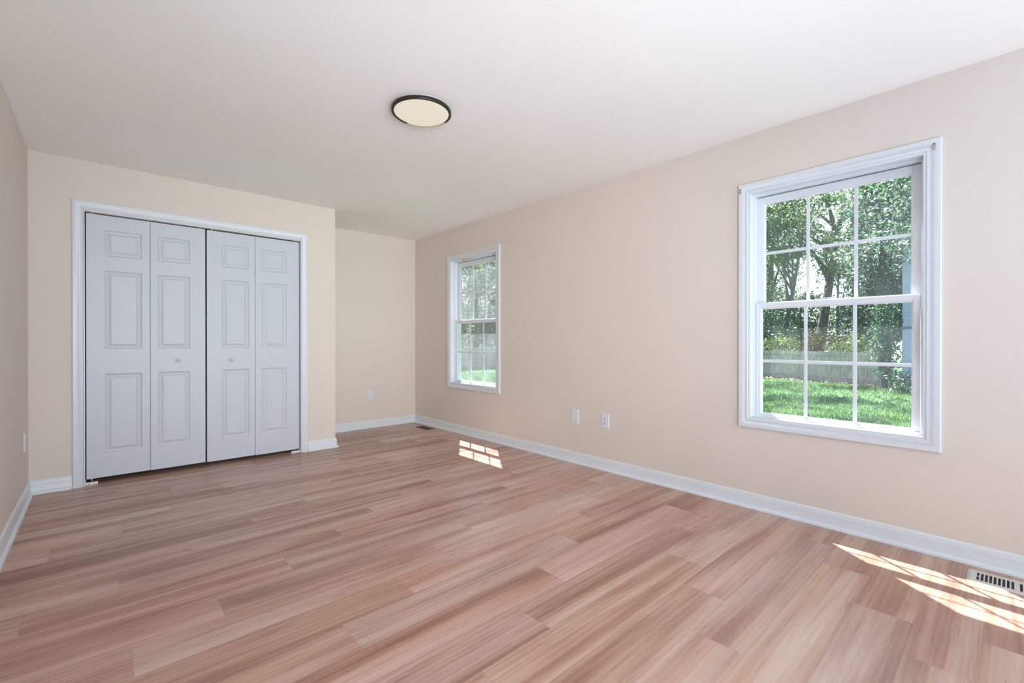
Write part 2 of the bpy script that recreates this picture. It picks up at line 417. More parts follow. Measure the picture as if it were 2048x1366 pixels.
mb = MB(); mb.box(XO - .11, XO, YC + .11, YB, 0, H)
st(mb.build('wall_closet_side', M['wall']), 'cream side of the closet facing the alcove', 'wall')

# ------------------------------------------------------------------ closet trim, doors
CAS = [(0.0, 0.0), (0.0, .013), (.004, .017), (.018, .018), (.030, .0155), (.036, .011), (.044, .0105), (.050, .013), (.056, .012), (.058, .009), (.058, 0.0)]  # from outer edge inward
def casing(mb, path, closed, frame): sweep(mb, path, CAS, closed, frame)

fr = lambda u, v, w_: (u, YC - w_, v)
trim = empty('trim_1', (0.68, YC, 0)); st(trim, 'white moulded casing and jamb around the closet opening', 'door trim')
mb = MB(); casing(mb, [(1.513, 0.0), (1.513, 2.143), (-.152, 2.143), (-.152, 0.0)], False, fr)
mb.build('casing', M['trim'], trim, True)
mb = MB()
mb.box(-.091, -.084, YC - .006, YC + .115, 0, 2.085); mb.box(1.4525, 1.4595, YC - .006, YC + .115, 0, 2.085); mb.box(-.084, 1.4525, YC - .006, YC + .115, 2.078, 2.085)
mb.build('jamb', M['trim'], trim)
mb = MB(); mb.box(-.084, 1.4525, YC + .006, YC + .016, 2.069, 2.078); mb.box(-.084, 1.4525, YC + .034, YC + .058, 2.068, 2.078)
mb.build('door_track', M['zinc'], trim)

def leaf(x0, x1, z0, z1, px0, px1):
    """bifold leaf with three raised panels moulded into the front and back"""
    yf, th = YC + .031, .030
    zs = [z0, .228, .836, 1.028, 1.633, 1.743, 1.945, z1]; xs = [x0, px0, px1, x1]
    mb = MB()
    for side in (0, 1):
        P = (lambda x, z, d: (x, yf + d, z)) if side == 0 else (lambda x, z, d: (x, yf + th - d, z))
        for i in range(3):
            for j in range(7):
                a, b, c, d = xs[i], xs[i + 1], zs[j], zs[j + 1]
                if i == 1 and j in (1, 3, 5):
                    prev = None
                    for ins, dep in ((0, 0), (.004, .0035), (.009, .0085), (.015, .0095), (.020, .009), (.036, .003), (.038, .0015)):
                        q = [(a + ins, c + ins), (b - ins, c + ins), (b - ins, d - ins), (a + ins, d - ins)]
                        cur = [mb.b.verts.new(P(x, z, dep)) for x, z in q]
                        if prev:
                            for e in range(4): mb.b.faces.new((prev[e], prev[(e + 1) % 4], cur[(e + 1) % 4], cur[e]))
                        prev = cur
                    mb.b.faces.new(prev)
                else: mb.quad(P(a, c, 0), P(b, c, 0), P(b, d, 0), P(a, d, 0))
    e = [(x, z0) for x in xs] + [(x1, z) for z in zs[1:]] + [(x, z1) for x in xs[-2::-1]] + [(x0, z) for z in zs[-2:0:-1]]
    for i in range(len(e)):
        a, b = e[i], e[(i + 1) % len(e)]
        mb.quad((a[0], yf, a[1]), (b[0], yf, b[1]), (b[0], yf + th, b[1]), (a[0], yf + th, a[1]))
    return mb
def knob(x, z, parent):
    mb = MB(); mb.lathe((x, YC + .031, z), (0, -1, 0), [(0, -.001), (.009, -.001), (.0085, .003), (.0065, .007), (.0065, .011), (.011, .014), (.0155, .019), (.0165, .023), (.015, .027), (.010, .0295), (0, .0305)], 28)
    return mb.build('knob', M['door'], parent, True)
def pins(xs, z0, z1, parent):
    for x in xs:
        mb = MB(); mb.cyl((x, YC + .046, z0), (x, YC + .046, z1), .004, seg=12); mb.build('pivot_pin', M['zinc'], parent, True)
d1 = empty('door_1', (0.30, YC + .046, .042)); st(d1, 'left pair of white six-panel bifold closet doors', 'closet door')
l1 = leaf(-.077, .3005, .042, 2.058, .028, .251).build('door_leaf', M['door'], d1)
l2 = leaf(.3035, .676, .040, 2.058, .351, .568).build('door_leaf', M['door'], d1)
knob(.485, .9315, l2); pins((-.045, .64), 2.055, 2.0695, d1); pins((-.048,), .026, .046, d1)
d2 = empty('door_2', (1.06, YC + .046, .036)); st(d2, 'right pair of white six-panel bifold closet doors', 'closet door')
r1 = leaf(.6885, 1.0605, .036, 2.056, .799, 1.012).build('door_leaf', M['door'], d2)
r2 = leaf(1.0635, 1.446, .033, 2.056, 1.119, 1.332).build('door_leaf', M['door'], d2)
knob(.874, .925, r1); pins((.726, 1.412), 2.052, 2.0695, d2); pins((1.41,), .022, .04, d2)

def bracket(x0, x1, label):
    mb = MB(); mb.box(x0, x1, YC + .022, YC + .066, .0, .0035); mb.box(x0, x1, YC + .020, YC + .0235, .0, .020)
    e = x0 if x0 < 0 else x1
    s = 1 if x0 < 0 else -1
    mb.box(min(e, e + s * .0035), max(e, e + s * .0035), YC + .022, YC + .066, 0, .038)
    o = mb.build('floor_bracket', M['zinc'], None, origin=((x0 + x1) / 2, YC + .04, 0))
    tag(o, label, 'bracket', 'bifold door floor brackets')
    xs = (x0 + .018, x1 - .02)
    for x in xs:
        m2 = MB(); m2.cyl((x, YC + .0205, .010), (x, YC + .0188, .010), .0042, seg=12); m2.build('screw', M['scuff'], o, True)
bracket(-.0835, -.014, 'small white pivot bracket on the floor under the left edge of the closet doors')
bracket(1.372, 1.452, 'small white pivot bracket on the floor under the right edge of the closet doors')

# ------------------------------------------------------------------ baseboards
BB = [(0, 0), (.0265, 0), (.0265, .004), (.0245, .0115), (.0195, .0175), (.0135, .0205), (.0125, .022), (.0125, .070), (.0115, .076), (.0095, .080), (.0095, .0855), (.0070, .093), (.0035, .098), (.0, .0995)]
def base(name, path, label):
    mb = MB(); sweep(mb, path, BB, False, lambda u, v, w_: (u, v, w_)); o = mb.build(name, M['trim'], None, True)
    st(o, label, 'baseboard')
base('baseboard_right', [(XR, YR), (XR, YB)], 'white baseboard along the wall with the windows')
base('baseboard_back', [(XR, YB), (XO, YB)], 'white baseboard across the alcove end wall')
base('baseboard_left', [(XL, YC), (XL, YR)], 'white baseboard along the left wall')
base('baseboard_closet_left', [(-.154, YC), (XL, YC)], 'short white baseboard between left wall and closet casing')
base('baseboard_closet_right', [(XO, YB - .0265), (XO, YC), (1.515, YC)], 'white baseboard wrapping the outer corner right of the closet')

# ------------------------------------------------------------------ windows
def window(n, cy, label):
    o = empty('window_%d' % n, (XR, cy, OZ0)); st(o, label, 'window')
    a, b = cy - OPH, cy + OPH
    F = lambda u, v, w_: (XR - w_, u, v)
    mb = MB(); k = .058
    casing(mb, [(a - k, OZ0 - k), (a - k, OZ1 + k), (b + k, OZ1 + k), (b + k, OZ0 - k)][::-1], True, F)
    cas = mb.build('casing', M['trim'], o, True)
    # wooden jamb liner
    mb = MB(); x0, x1 = XR - .008, XR + .052; t = .012
    ring = lambda m, x0, x1, a, b, c, d, t, tb=None: (m.box(x0, x1, a, a + t, c, d), m.box(x0, x1, b - t, b, c, d), m.box(x0, x1, a + t, b - t, d - t, d), m.box(x0, x1, a + t, b - t, c, c + (tb or t)))
    ring(mb, x0, x1, a, b, OZ0, OZ1, t)
    jamb = mb.build('jamb_liner', M['trim'], o)
    # vinyl main frame with tracks
    mb = MB()
    ring(mb, XR + .044, XR + .060, a + .010, b - .010, OZ0 + .004, OZ1 - .010, .0145, .010)
    ring(mb, XR + .058, XR + .142, a + .002, b - .002, OZ0 + .002, OZ1 - .002, .018, .010)
    for s in (a + .018, b - .026): mb.box(XR + .0855, XR + .0885, s, s + .008, 1.33, OZ1 - .03)
    mb.box(XR + .100, XR + .142, a + .026, b - .026, OZ1 - .040, OZ1 - .026)
    mb.box(XR + .046, XR + .052, a + .012, b - .012, OZ0 + .012, OZ0 + .026)
    frm = mb.build('frame', M['vinyl'], o)
    def sash(name, x0, x1, ya, yb, za, zb, sw, top, bot):
        m = MB()
        m.box(x0, x1, ya, ya + sw, za, zb, .0025); m.box(x0, x1, yb - sw, yb, za, zb, .0025)
        m.box(x0, x1, ya + sw, yb - sw, zb - top, zb, .0025); m.box(x0, x1, ya + sw, yb - sw, za, za + bot, .0025)
        # sloped glazing beads
        xm = (x0 + x1) / 2; g = .008
        P = [(ya + sw, za + bot), (yb - sw, za + bot), (yb - sw, zb - top), (ya + sw, zb - top)]
        sweep(m, P, [(0, x0 + .004), (g, xm - .005), (g, xm + .005), (0, x1 - .004)], True, lambda u, v, x: (x, u, v))
        s_ = m.build(name, M['vinyl'], o)
        m = MB(); m.box(xm - .002, xm + .002, ya + sw - .002, yb - sw + .002, za + bot - .002, zb - top + .002); m.build('pane', M['glass'], s_)
        m = MB(); ga, gb, gc, gd = ya + sw + g, yb - sw - g, za + bot + g, zb - top - g; hw = .0095
        for q in (1, 2):
            y = ga + (gb - ga) * q / 3; m.box(xm - .0065, xm - .0024, y - hw, y + hw, gc, gd, .0015)
        z = (gc + gd) / 2; m.box(xm - .0062, xm - .0025, ga, gb, z - hw, z + hw, .0015)
        m.build('muntin_grid', M['vinyl'], s_, True)
        return s_
    up = sash('upper_sash', XR + .090, XR + .120, a + .0235, b - .0235, 1.302, OZ1 - .026, .040, .042, .034)
    lo = sash('lower_sash', XR + .054, XR + .084, a + .0275, b - .0275, OZ0 + .013, 1.336, .029, .031, .020)
    # cam lock on the meeting rail, tilt latches
    m = MB(); m.box(XR + .060, XR + .082, cy - .035, cy + .035, 1.336, 1.341, .0015); m.cyl((XR + .07, cy, 1.341), (XR + .07, cy, 1.347), .010, seg=20); m.box(XR + .064, XR + .074, cy - .004, cy + .042, 1.345, 1.350, .0015)
    m.build('sash_lock', M['vinyl'], lo, True)
    for y in (a + .045, b - .045):
        m = MB(); m.box(XR + .058, XR + .078, y - .018, y + .018, 1.336, 1.3395, .001); m.build('tilt_latch', M['vinyl'], lo)
    return o, cas, jamb
w1, cas1, jamb1 = window(1, WIN_Y[0], 'large white double-hung window nearest the camera, looking onto lawn and fence')
w2, cas2, jamb2 = window(2, WIN_Y[1], 'white double-hung window at the far end near the alcove corner')
# old blind-bracket marks on the near window's casing
for y, z in ((WIN_Y[0] + OPH + .045, OZ1 + .020), (WIN_Y[0] - OPH - .030, OZ1 + .022)):
    m = MB(); m.box(XR - .0186, XR - .0170, y - .006, y + .006, z - .024, z + .010, .0004)
    s_ = m.build('bracket_mark', M['scuff'], cas1)
for y, z in ((WIN_Y[0] + OPH + .045, OZ1 + .024), (WIN_Y[0] + OPH + .045, OZ1 + .008), (WIN_Y[0] - OPH - .030, OZ1 + .028)):
    m = MB(); m.cyl((XR - .0192, y, z), (XR - .017, y, z), .0032, seg=12); m.build('screw_hole', M['slot'], cas1)
# chipped paint on the far window's head
m = MB(); m.box(XR + .010, XR + .040, WIN_Y[1] + .06, WIN_Y[1] + .24, OZ1 - .0135, OZ1 - .012); m.build('bare_wood_patch', M['barewood'], jamb2)

# ------------------------------------------------------------------ wall plates
def plate_mesh(F, w_, h_):
    m = MB(); b = .004
    P = [(-w_ / 2, -h_ / 2), (w_ / 2, -h_ / 2), (w_ / 2, h_ / 2), (-w_ / 2, h_ / 2)]
    rings = []
    for ins, d in ((0, 0), (0, .0025), (.0015, .0045), (b, .0058)):
        rings.append([m.b.verts.new(F(p[0] - math.copysign(ins, p[0]), p[1] - math.copysign(ins, p[1]), d)) for p in P])
    for A, B in zip(rings, rings[1:]):
        for i in range(4): m.b.faces.new((A[i], A[(i + 1) % 4], B[(i + 1) % 4], B[i]))
    m.b.faces.new(rings[0][::-1]); m.b.faces.new(rings[-1]); return m
def fbox(m, F, u0, u1, v0, v1, d0, d1):
    a, b = Vector(F(u0, v0, d0)), Vector(F(u1, v1, d1))
    m.box(min(a.x, b.x), max(a.x, b.x), min(a.y, b.y), max(a.y, b.y), min(a.z, b.z), max(a.z, b.z)); return m
def fdisc(m, F, u, v, r, d0, d1, flat=0.0):
    seg = 28; A, B = [], []
    for i in range(seg):
        th = 2 * math.pi * i / seg; x, y = r * math.cos(th), r * math.sin(th)
        y = max(-r + flat, min(r - flat, y)); A.append(m.b.verts.new(F(u + x, v + y, d0))); B.append(m.b.verts.new(F(u + x, v + y, d1)))
    for i in range(seg): m.b.faces.new((A[i], A[(i + 1) % seg], B[(i + 1) % seg], B[i]))
    m.b.faces.new(A[::-1]); m.b.faces.new(B); return m
def outlet(loc, F, label, kind='duplex', w_=.080, h_=.124):
    name = 'wall_outlet' if kind == 'duplex' else 'blank_wall_plate'
    o = empty(name, loc); tag(o, label, 'outlet' if kind == 'duplex' else 'wall plate')
    plate_mesh(F, w_, h_).build('plate', M['plate'], o)
    if kind == 'duplex':
        for v in (.0195, -.0195):
            r = fdisc(MB(), F, 0, v, .0172, .0055, .0078, .0035).build('receptacle', M['plate'], o)
            for u, hh in ((-.0063, .0042), (.0063, .0034)):
                fbox(MB(), F, u - .0011, u + .0011, v + .0045 - hh, v + .0045 + hh, .0075, .0081).build('slot', M['slot'], r)
            fdisc(MB(), F, 0, v - .0085, .0026, .0075, .0081, .0006).build('ground_hole', M['slot'], r)
        fdisc(MB(), F, 0, 0, .0032, .0055, .0066).build('screw', M['screw'], o)
    else:
        for v in (.0415, -.0415): fdisc(MB(), F, 0, v, .0032, .0055, .0066).build('screw', M['screw'], o)
    return o
def FR(y, z): return lambda u, v, d: (XR - d, y - u, z + v)
outlet((XR, 2.298, .4155), FR(2.298, .4155), 'white duplex outlet on the long wall, right of the blank plate')
outlet((XR, 2.6235, .4165), FR(2.6235, .4165), 'plain white blank plate on the long wall, left of the outlet', 'blank')
outlet((2.506, YB, .417), lambda u, v, d: (2.506 + u, YB - d, .417 + v), 'white duplex outlet low on the alcove end wall')
outlet((XL, 4.445, .412), lambda u, v, d: (XL + d, 4.445 + u, .412 + v), 'white plate on the left wall near the closet, seen edge-on', 'blank')

# ------------------------------------------------------------------ floor registers
def register(name, cx, cy, wx, wy, mat, label, ngrp, pitch, slotw, slotl):
    o = empty(name, (cx, cy, 0)); tag(o, label, 'floor vent')
    hx, hy = wx / 2, wy / 2
    slots = []
    grp = len(ngrp); tot = sum(n * pitch for n in ngrp) + .012 * (grp - 1); y = cy + tot / 2
    for n in ngrp:
        for i in range(n): slots.append((y - pitch / 2 - i * pitch)) 
        y -= n * pitch + .012
    m = MB()
    slab_holes(m, cx - slotl / 2 - .006, cx + slotl / 2 + .006, cy - hy + .014, cy + hy - .014, [(cx - slotl / 2, cx + slotl / 2, s - slotw / 2, s + slotw / 2) for s in slots], lambda u, v, w_: (u, v, .0045 - w_), .003)
    # sloped flange
    sweep(m, [(cx - hx, cy - hy), (cx + hx, cy - hy), (cx + hx, cy + hy), (cx - hx, cy + hy)], [(0, .0002), (0, .0015), (.010, .0052), (hx - slotl / 2 - .005, .0047), (hx - slotl / 2 - .005, .001)], True, lambda u, v, w_: (u, v, w_))
    m.build('grille', mat, o)
    m = MB(); m.box(cx - slotl / 2 - .005, cx + slotl / 2 + .005, cy - hy + .016, cy + hy - .016, .0003, .0009); m.build('duct', M['duct'], o)
    m = MB(); m.box(cx - .003, cx + .003, slots[0] - slotw * .4, slots[0] + slotw * .4, .001, .006, .001); m.build('damper_lever', mat, o)
    return o
register('floor_register', 2.998, -.040, .155, .350, M['register'], 'pale metal floor register below the near window, partly in sunlight', (9, 2, 9), .0135, .0085, .095)
register('floor_register', 3.012, 4.941, .115, .262, M['register_brown'], 'dark brown floor register by the alcove corner', (13,), .0165, .011, .080)

# ------------------------------------------------------------------ ceiling light
LX, LY = 1.386, 2.307
lamp = empty('ceiling_light', (LX, LY, H)); tag(lamp, 'round flush ceiling light with cream diffuser and thin dark ring', 'ceiling light')
m = MB(); m.lathe((LX, LY, H), (0, 0, -1), [(0, 0), (.150, 0), (.153, .003), (.153, .014), (0, .014)], 64); m.build('base', M['ceiling'], lamp, True)
m = MB(); m.lathe((LX, LY, H), (0, 0, -1), [(0, .015), (.156, .015), (.156, .026), (.151, .0275), (.120, .029), (.06, .030), (0, .0302)], 64); m.build('diffuser', M['diffuser'], lamp, True)
RP = [(.1565, .010), (.1690, .010), (.1705, .012), (.1705, .027), (.1690, .029), (.1580, .029), (.1565, .0275), (.1565, .010)]
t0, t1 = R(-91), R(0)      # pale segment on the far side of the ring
m = MB(); m.lathe((LX, LY, H), (0, 0, -1), RP, 80, t1, t0 + 2 * math.pi, (1, 0, 0)); m.build('ring', M['ring'], lamp, True)
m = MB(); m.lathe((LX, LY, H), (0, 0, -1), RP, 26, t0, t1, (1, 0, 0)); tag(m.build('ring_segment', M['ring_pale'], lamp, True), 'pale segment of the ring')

# ------------------------------------------------------------------ garden
def soup(name, V, Fq, mat, parent=None, tone=None, loc=(0, 0, 0)):
    me = bpy.data.meshes.new(name); V = np.asarray(V, dtype=np.float32).reshape(-1, 3); k = Fq
    n = len(V) // k
    me.vertices.add(len(V)); me.vertices.foreach_set('co', V.ravel())
    me.loops.add(len(V)); me.loops.foreach_set('vertex_index', np.arange(len(V), dtype=np.int32))
    me.polygons.add(n); me.polygons.foreach_set('loop_start', np.arange(0, len(V), k, dtype=np.int32))
    me.update(calc_edges=True)
    if tone is not None:
        at = me.attributes.new('tone', 'FLOAT', 'FACE'); at.data.foreach_set('value', np.asarray(tone, dtype=np.float32))
    me.materials.append(mat); o = bpy.data.objects.new(name, me); o.location = loc; link(o, parent); return o
def leaves(C, size, tone, flat=0.5):
    """a bent rhombus at every point of C"""
    n = len(C)
    nn = RNG.normal(size=(n, 3)); nn[:, 2] = np.abs(nn[:, 2]) + flat; nn /= np.linalg.norm(nn, axis=1)[:, None]
    a = np.cross(nn, RNG.normal(size=(n, 3))); a /= np.linalg.norm(a, axis=1)[:, None]; b = np.cross(nn, a)
    s = (size * RNG.uniform(.6, 1.3, n))[:, None]
    V = np.stack([C - a * s * .6, C + b * s * .33 + nn * s * .06, C + a * s * .6, C - b * s * .33 + nn * s * .06], 1)
    return V.reshape(-1, 3), tone
def crown(center, rad, nclump, nleaf, clump_r, size):
    c = np.array(center); r = np.array(rad)
    d = RNG.normal(size=(nclump, 3)); d /= np.linalg.norm(d, axis=1)[:, None]
    k = RNG.uniform(.35, 1.0, nclump) ** .6
    P = c + d * r * k[:, None]
    q = RNG.normal(size=(nclump, nleaf, 3)) * .5; q[:, :, 2] *= .55
    cr_ = RNG.uniform(.6, 1.2, nclump) * clump_r
    L = P[:, None, :] + q * cr_[:, None, None]
    ct = RNG.uniform(0, 1, nclump)
    t = np.clip(ct[:, None] * .5 + RNG.uniform(0, .5, (nclump, nleaf)), 0, 1).ravel()
    return leaves(L.reshape(-1, 3), size, t), P
def limb(m, p0, p1, r0, r1, bend=.0, n=6, seg=10):
    p0, p1 = Vector(p0), Vector(p1); prev = None; side = Vector((random.uniform(-1, 1), random.uniform(-1, 1), 0)) * bend
    for i in range(n + 1):
        t = i / n; p = p0.lerp(p1, t) + side * math.sin(math.pi * t); r = r0 + (r1 - r0) * t
        if i == 0: r *= 1.35
        ring = [m.b.verts.new(p + Vector((math.cos(2 * math.pi * j / seg) * r, math.sin(2 * math.pi * j / seg) * r, 0))) for j in range(seg)]
        if prev:
            for j in range(seg): m.b.faces.new((prev[j], prev[(j + 1) % seg], ring[(j + 1) % seg], ring[j]))
        prev = ring
def tree(x, y, lean, height, trunk_r, crowns, mat, label, group=None, size=.2, name='tree'):
    o = empty(name, (x, y, GZ)); tag(o, label, 'tree', group)
    m = MB(); top = (x + lean[0], y + lean[1], GZ + height * .8)
    limb(m, (x, y, GZ - .05), top, trunk_r, trunk_r * .35, .15, 8, 12)
    V, T = [], []
    for (dx, dy, z, rx, ry, rz, nc) in crowns:
        (v, t), P = crown((x + dx, y + dy, z), (rx, ry, rz), nc, 62, .95, size); V.append(v); T.append(t)
        for q in P[:: max(1, nc // 5)][:5]:
            k = random.uniform(.45, .95); s0 = (x + lean[0] * k, y + lean[1] * k, GZ + height * .8 * k)
            if q[2] > s0[2] - 1.5: limb(m, s0, q, trunk_r * .38, .03, .3, 6, 8)
    m.build('trunk', M['bark'], o, True)
    soup('crown', np.concatenate(V) - np.array((x, y, GZ)), 4, mat, o, np.concatenate(T)); return o
def bush(x, y, z, r, mat, label, n=26, size=.13, name='shrub', group=None):
    o = empty(name, (x, y, GZ)); tag(o, label, 'shrub', group)
    (v, t), P = crown((x, y, z), r, n, 55, .55, size)
    m = MB()
    for q in P[:6]: limb(m, (x + random.uniform(-.15, .15), y + random.uniform(-.15, .15), GZ - .03), q, .035, .012, .1, 4, 6)
    m.build('stem', M['bark'], o, True)
    soup('foliage', v - np.array((x, y, GZ)), 4, mat, o, t); return o

# lawn
m = MB(); n = 28
gx = [3.4 + (75 - 3.4) * (i / n) ** 1.3 for i in range(n + 1)]; gy = [-25 + 95 * j / n for j in range(n + 1)]
vv = [[m.b.verts.new((a, b, GZ + .06 * math.sin(a * .5) * math.sin(b * .37))) for b in gy] for a in gx]
for i in range(n):
    for j in range(n): m.b.faces.new((vv[i][j], vv[i + 1][j], vv[i + 1][j + 1], vv[i][j + 1]))
st(m.build('lawn', M['lawn'], None, True), 'sunlit back lawn sloping to the wooden fence', 'lawn')
def gh(a, b): return GZ + .06 * np.sin(a * .5) * np.sin(b * .37)
NB = 60000
d_ = 10 + 24 * RNG.uniform(0, 1, NB) ** .8; ang = np.where(RNG.uniform(size=NB) < .78, RNG.uniform(R(66), R(88), NB), RNG.uniform(R(32), R(44), NB))
bx, by = d_ * np.sin(ang), d_ * np.cos(ang); sel = (bx > 5)
bx, by = bx[sel], by[sel]; n = len(bx); bz = gh(bx, by)
th = RNG.uniform(0, 6.28, n); wd = .012 + .010 * RNG.uniform(size=n); hgt = RNG.uniform(.05, .13, n)
A = np.stack([bx - np.cos(th) * wd, by - np.sin(th) * wd, bz - .01], 1); B = np.stack([bx + np.cos(th) * wd, by + np.sin(th) * wd, bz - .01], 1)
Cc = np.stack([bx + RNG.normal(size=n) * .03, by + RNG.normal(size=n) * .03, bz + hgt], 1)
soup('grass', np.stack([A, B, Cc], 1).reshape(-1, 3), 3, M['grassblade'], None, RNG.uniform(0, 1, n))
tag(bpy.data.objects['grass'], 'short green grass blades growing on the lawn', 'grass', kind='stuff')

# fence: posts, rails and board panels
FP = [(29.9, 4.2), (30.9, 6.5), (31.8, 8.8), (32.6, 11.1), (32.4, 13.5), (31.9, 15.9), (31.2, 18.2), (30.3, 20.5), (29.3, 22.7), (28.3, 24.9), (27.2, 27.1), (26.1, 29.3), (25.0, 31.5), (23.9, 33.7), (22.8, 35.9)]
fence = empty('wooden_fence', (FP[3][0], FP[3][1], GZ)); tag(fence, 'weathered grey board fence along the far side of the lawn', 'fence')
def obox(m, p0, p1, off, th, z0, z1):
    d = Vector((p1[0] - p0[0], p1[1] - p0[1], 0)).normalized(); nn = Vector((-d.y, d.x, 0))
    vs = []
    for p in (p0, p1):
        for w_ in (off, off + th):
            for z in (z0, z1): vs.append(m.b.verts.new(Vector((p[0], p[1], z)) + nn * w_))
    for f in ((0, 1, 3, 2), (4, 6, 7, 5), (0, 4, 5, 1), (2, 3, 7, 6), (0, 2, 6, 4), (1, 5, 7, 3)): m.b.faces.new([vs[i] for i in f])
for (p0, p1) in zip(FP, FP[1:]):
    m = MB(); Lg = math.dist(p0, p1); nb = int(Lg / .145)
    for i in range(nb):
        t0, t1 = (i + .03) / nb, (i + .97) / nb; q0 = [p0[j] + (p1[j] - p0[j]) * t0 for j in (0, 1)]; q1 = [p0[j] + (p1[j] - p0[j]) * t1 for j in (0, 1)]
        obox(m, q0, q1, -.012 + random.uniform(-.004, .004), .02, GZ + .04, GZ + 1.80 + random.uniform(-.03, .03))
    for z in (.35, 1.0, 1.62): obox(m, p0, p1, .012, .04, GZ + z - .045, GZ + z + .045)
    m.build('board_panel', M['fence'], fence)
for p in FP:
    m = MB(); m.box(p[0] - .06, p[0] + .03, p[1] - .05, p[1] + .05, GZ - .05, GZ + 1.86, .01); m.build('post', M['fence'], fence)
# fallen leaves along the foot of the fence
mv = []
for i in range(3600):
    t = random.uniform(0, 8.9); i0 = int(t); f = t - i0; p = [FP[i0][j] + (FP[i0 + 1][j] - FP[i0][j]) * f for j in (0, 1)]
    q = abs(random.gauss(0, .35)) + .1; mv.append((p[0] - q, p[1] + random.uniform(-.1, .1), GZ + .06 * math.sin((p[0] - q) * .5) * math.sin(p[1] * .37) + random.uniform(.02, .09)))
v, t = leaves(np.array(mv), .12, RNG.uniform(0, 1, len(mv)), 1.5)
soup('leaf_litter', v, 4, M['litter'], None, t); tag(bpy.data.objects['leaf_litter'], 'dry pinkish leaf litter along the foot of the fence', 'leaf litter', kind='stuff')

# neighbour's house
hx, hy = 28.7, 3.55
house = empty('neighbour_house', (hx + 4, hy - 5, GZ)); tag(house, 'pale blue sided house corner beyond the lawn, right side of near window', 'house')
m = MB(); m.box(hx + .03, hx + 8, hy - 11, hy - .03, GZ, GZ + 7.0)
z = GZ + .2
while z < GZ + 6.9:
    for (a, b, c, d) in ((hx, hx + .03, hy - 11, hy), (hx, hx + 8, hy - .03, hy)):
        mm = [(a, c), (b, c), (b, d), (a, d)]
        V_ = [m.b.verts.new((p[0], p[1], z)) for p in mm] + [m.b.verts.new((p[0] + (.018 if a != b and p[0] == hx else 0), p[1] - (.018 if p[1] == hy else 0), z + .118)) for p in mm]
        for f in ((0, 1, 2, 3), (7, 6, 5, 4), (0, 4, 5, 1), (1, 5, 6, 2), (2, 6, 7, 3), (3, 7, 4, 0)): m.b.faces.new([V_[i] for i in f])
    z += .12
m.build('siding_wall', M['siding'], house)
m = MB(); m.box(hx - .03, hx + 8, hy - 11, hy + .02, GZ + 2.98, GZ + 3.10); m.build('band_board', M['siding_band'], house)
m = MB(); Vt = [(hx - .4, hy - 11.3, GZ + 7.0), (hx - .4, hy + .35, GZ + 7.0), (hx + 8.4, hy + .35, GZ + 7.0), (hx + 8.4, hy - 11.3, GZ + 7.0), (hx + 4, hy - 11.3, GZ + 8.2), (hx + 4, hy + .35, GZ + 8.2)]
q = [m.b.verts.new(p) for p in Vt]
for f in ((0, 1, 5, 4), (2, 3, 4, 5), (0, 4, 3), (1, 2, 5), (3, 2, 1, 0)): m.b.faces.new([q[i] for i in f])
m.build('roof', M['roof'], house)

# trees seen through the windows, and unseen ones added for lawn shade
G = 'trees beyond the fence'
tree(40.8, 10.2, (2.4, -1.1), 15, .44, [(1.6, -1.2, 10.8, 3.4, 3.2, 3.0, 70), (.8, 1.5, 12.8, 3.6, 3.0, 2.6, 55)], M['leaf_dark'], 'tall tree with thick leaning grey trunk, seen through middle panes of near window', G)
tree(39.3, 12.9, (-.3, -.4), 14, .32, [(0, .8, 8.6, 3.2, 3.0, 3.4, 75), (-.3, .6, 4.3, 2.2, 2.4, 1.8, 40)], M['leaf_mid'], 'straight-trunked tree seen through left panes of near window', G)
tree(39.4, 8.3, (.4, .1), 10, .12, [(.3, .0, 7.4, 1.5, 1.4, 1.8, 26)], M['leaf_mid'], 'slim young tree right beside the thick leaning trunk', G)
tree(34.6, 5.2, (.3, .1), 14, .28, [(-.4, .0, 7.6, 2.7, 2.0, 4.6, 140), (.2, .2, 3.0, 2.3, 1.8, 2.0, 56), (0, -.6, 11.6, 3.0, 2.4, 2.2, 60)], M['leaf_blue'], 'dense blue-green tree filling the right panes of near window', G)
tree(37.0, 11.7, (.9, -1.5), 13, .20, [(.4, -.6, 8.9, 2.0, 2.0, 1.9, 42), (.2, .6, 11.8, 2.6, 2.4, 1.8, 50)], M['leaf_mid'], 'tree with slanting limb, upper left panes of near window', G)
tree(35.2, 11.7, (.1, .1), 5.6, .12, [(0, .2, 2.5, 1.4, 1.6, 1.5, 42)], M['leaf_blue'], 'low rounded mint-green tree just beyond fence, left panes of near window', G, .16)
tree(47.5, 15.5, (.5, .4), 17, .36, [(0, 0, 9.5, 4.0, 3.6, 4.8, 85), (0, 0, 2.6, 3.4, 3.2, 2.6, 60)], M['leaf_mid'], 'distant tall tree behind the straight-trunked tree', G)
tree(48.0, 8.6, (-.4, .6), 17, .36, [(0, 0, 8.5, 3.8, 3.4, 5.2, 85), (0, 0, 2.4, 3.4, 3.2, 2.4, 60)], M['leaf_dark'], 'distant tall tree behind the thick leaning trunk', G)
tree(43.5, 3.0, (.3, .6), 16, .33, [(0, 0, 7.5, 3.6, 3.2, 6.0, 110), (0, 0, 2.0, 3.0, 3.0, 2.2, 50)], M['leaf_dark'], 'distant tree above the neighbour house roof', G)
tree(44.6, 12.2, (.2, .1), 7, .15, [(0, 0, 3.2, 2.4, 2.2, 2.2, 70)], M['leaf_dark'], 'low bushy tree in the gap left of the thick leaning trunk', G)
tree(44.0, 6.2, (.2, .1), 7.5, .15, [(0, 0, 3.4, 2.4, 2.2, 2.4, 75)], M['leaf_mid'], 'low bushy tree in the gap right of the thick leaning trunk', G)
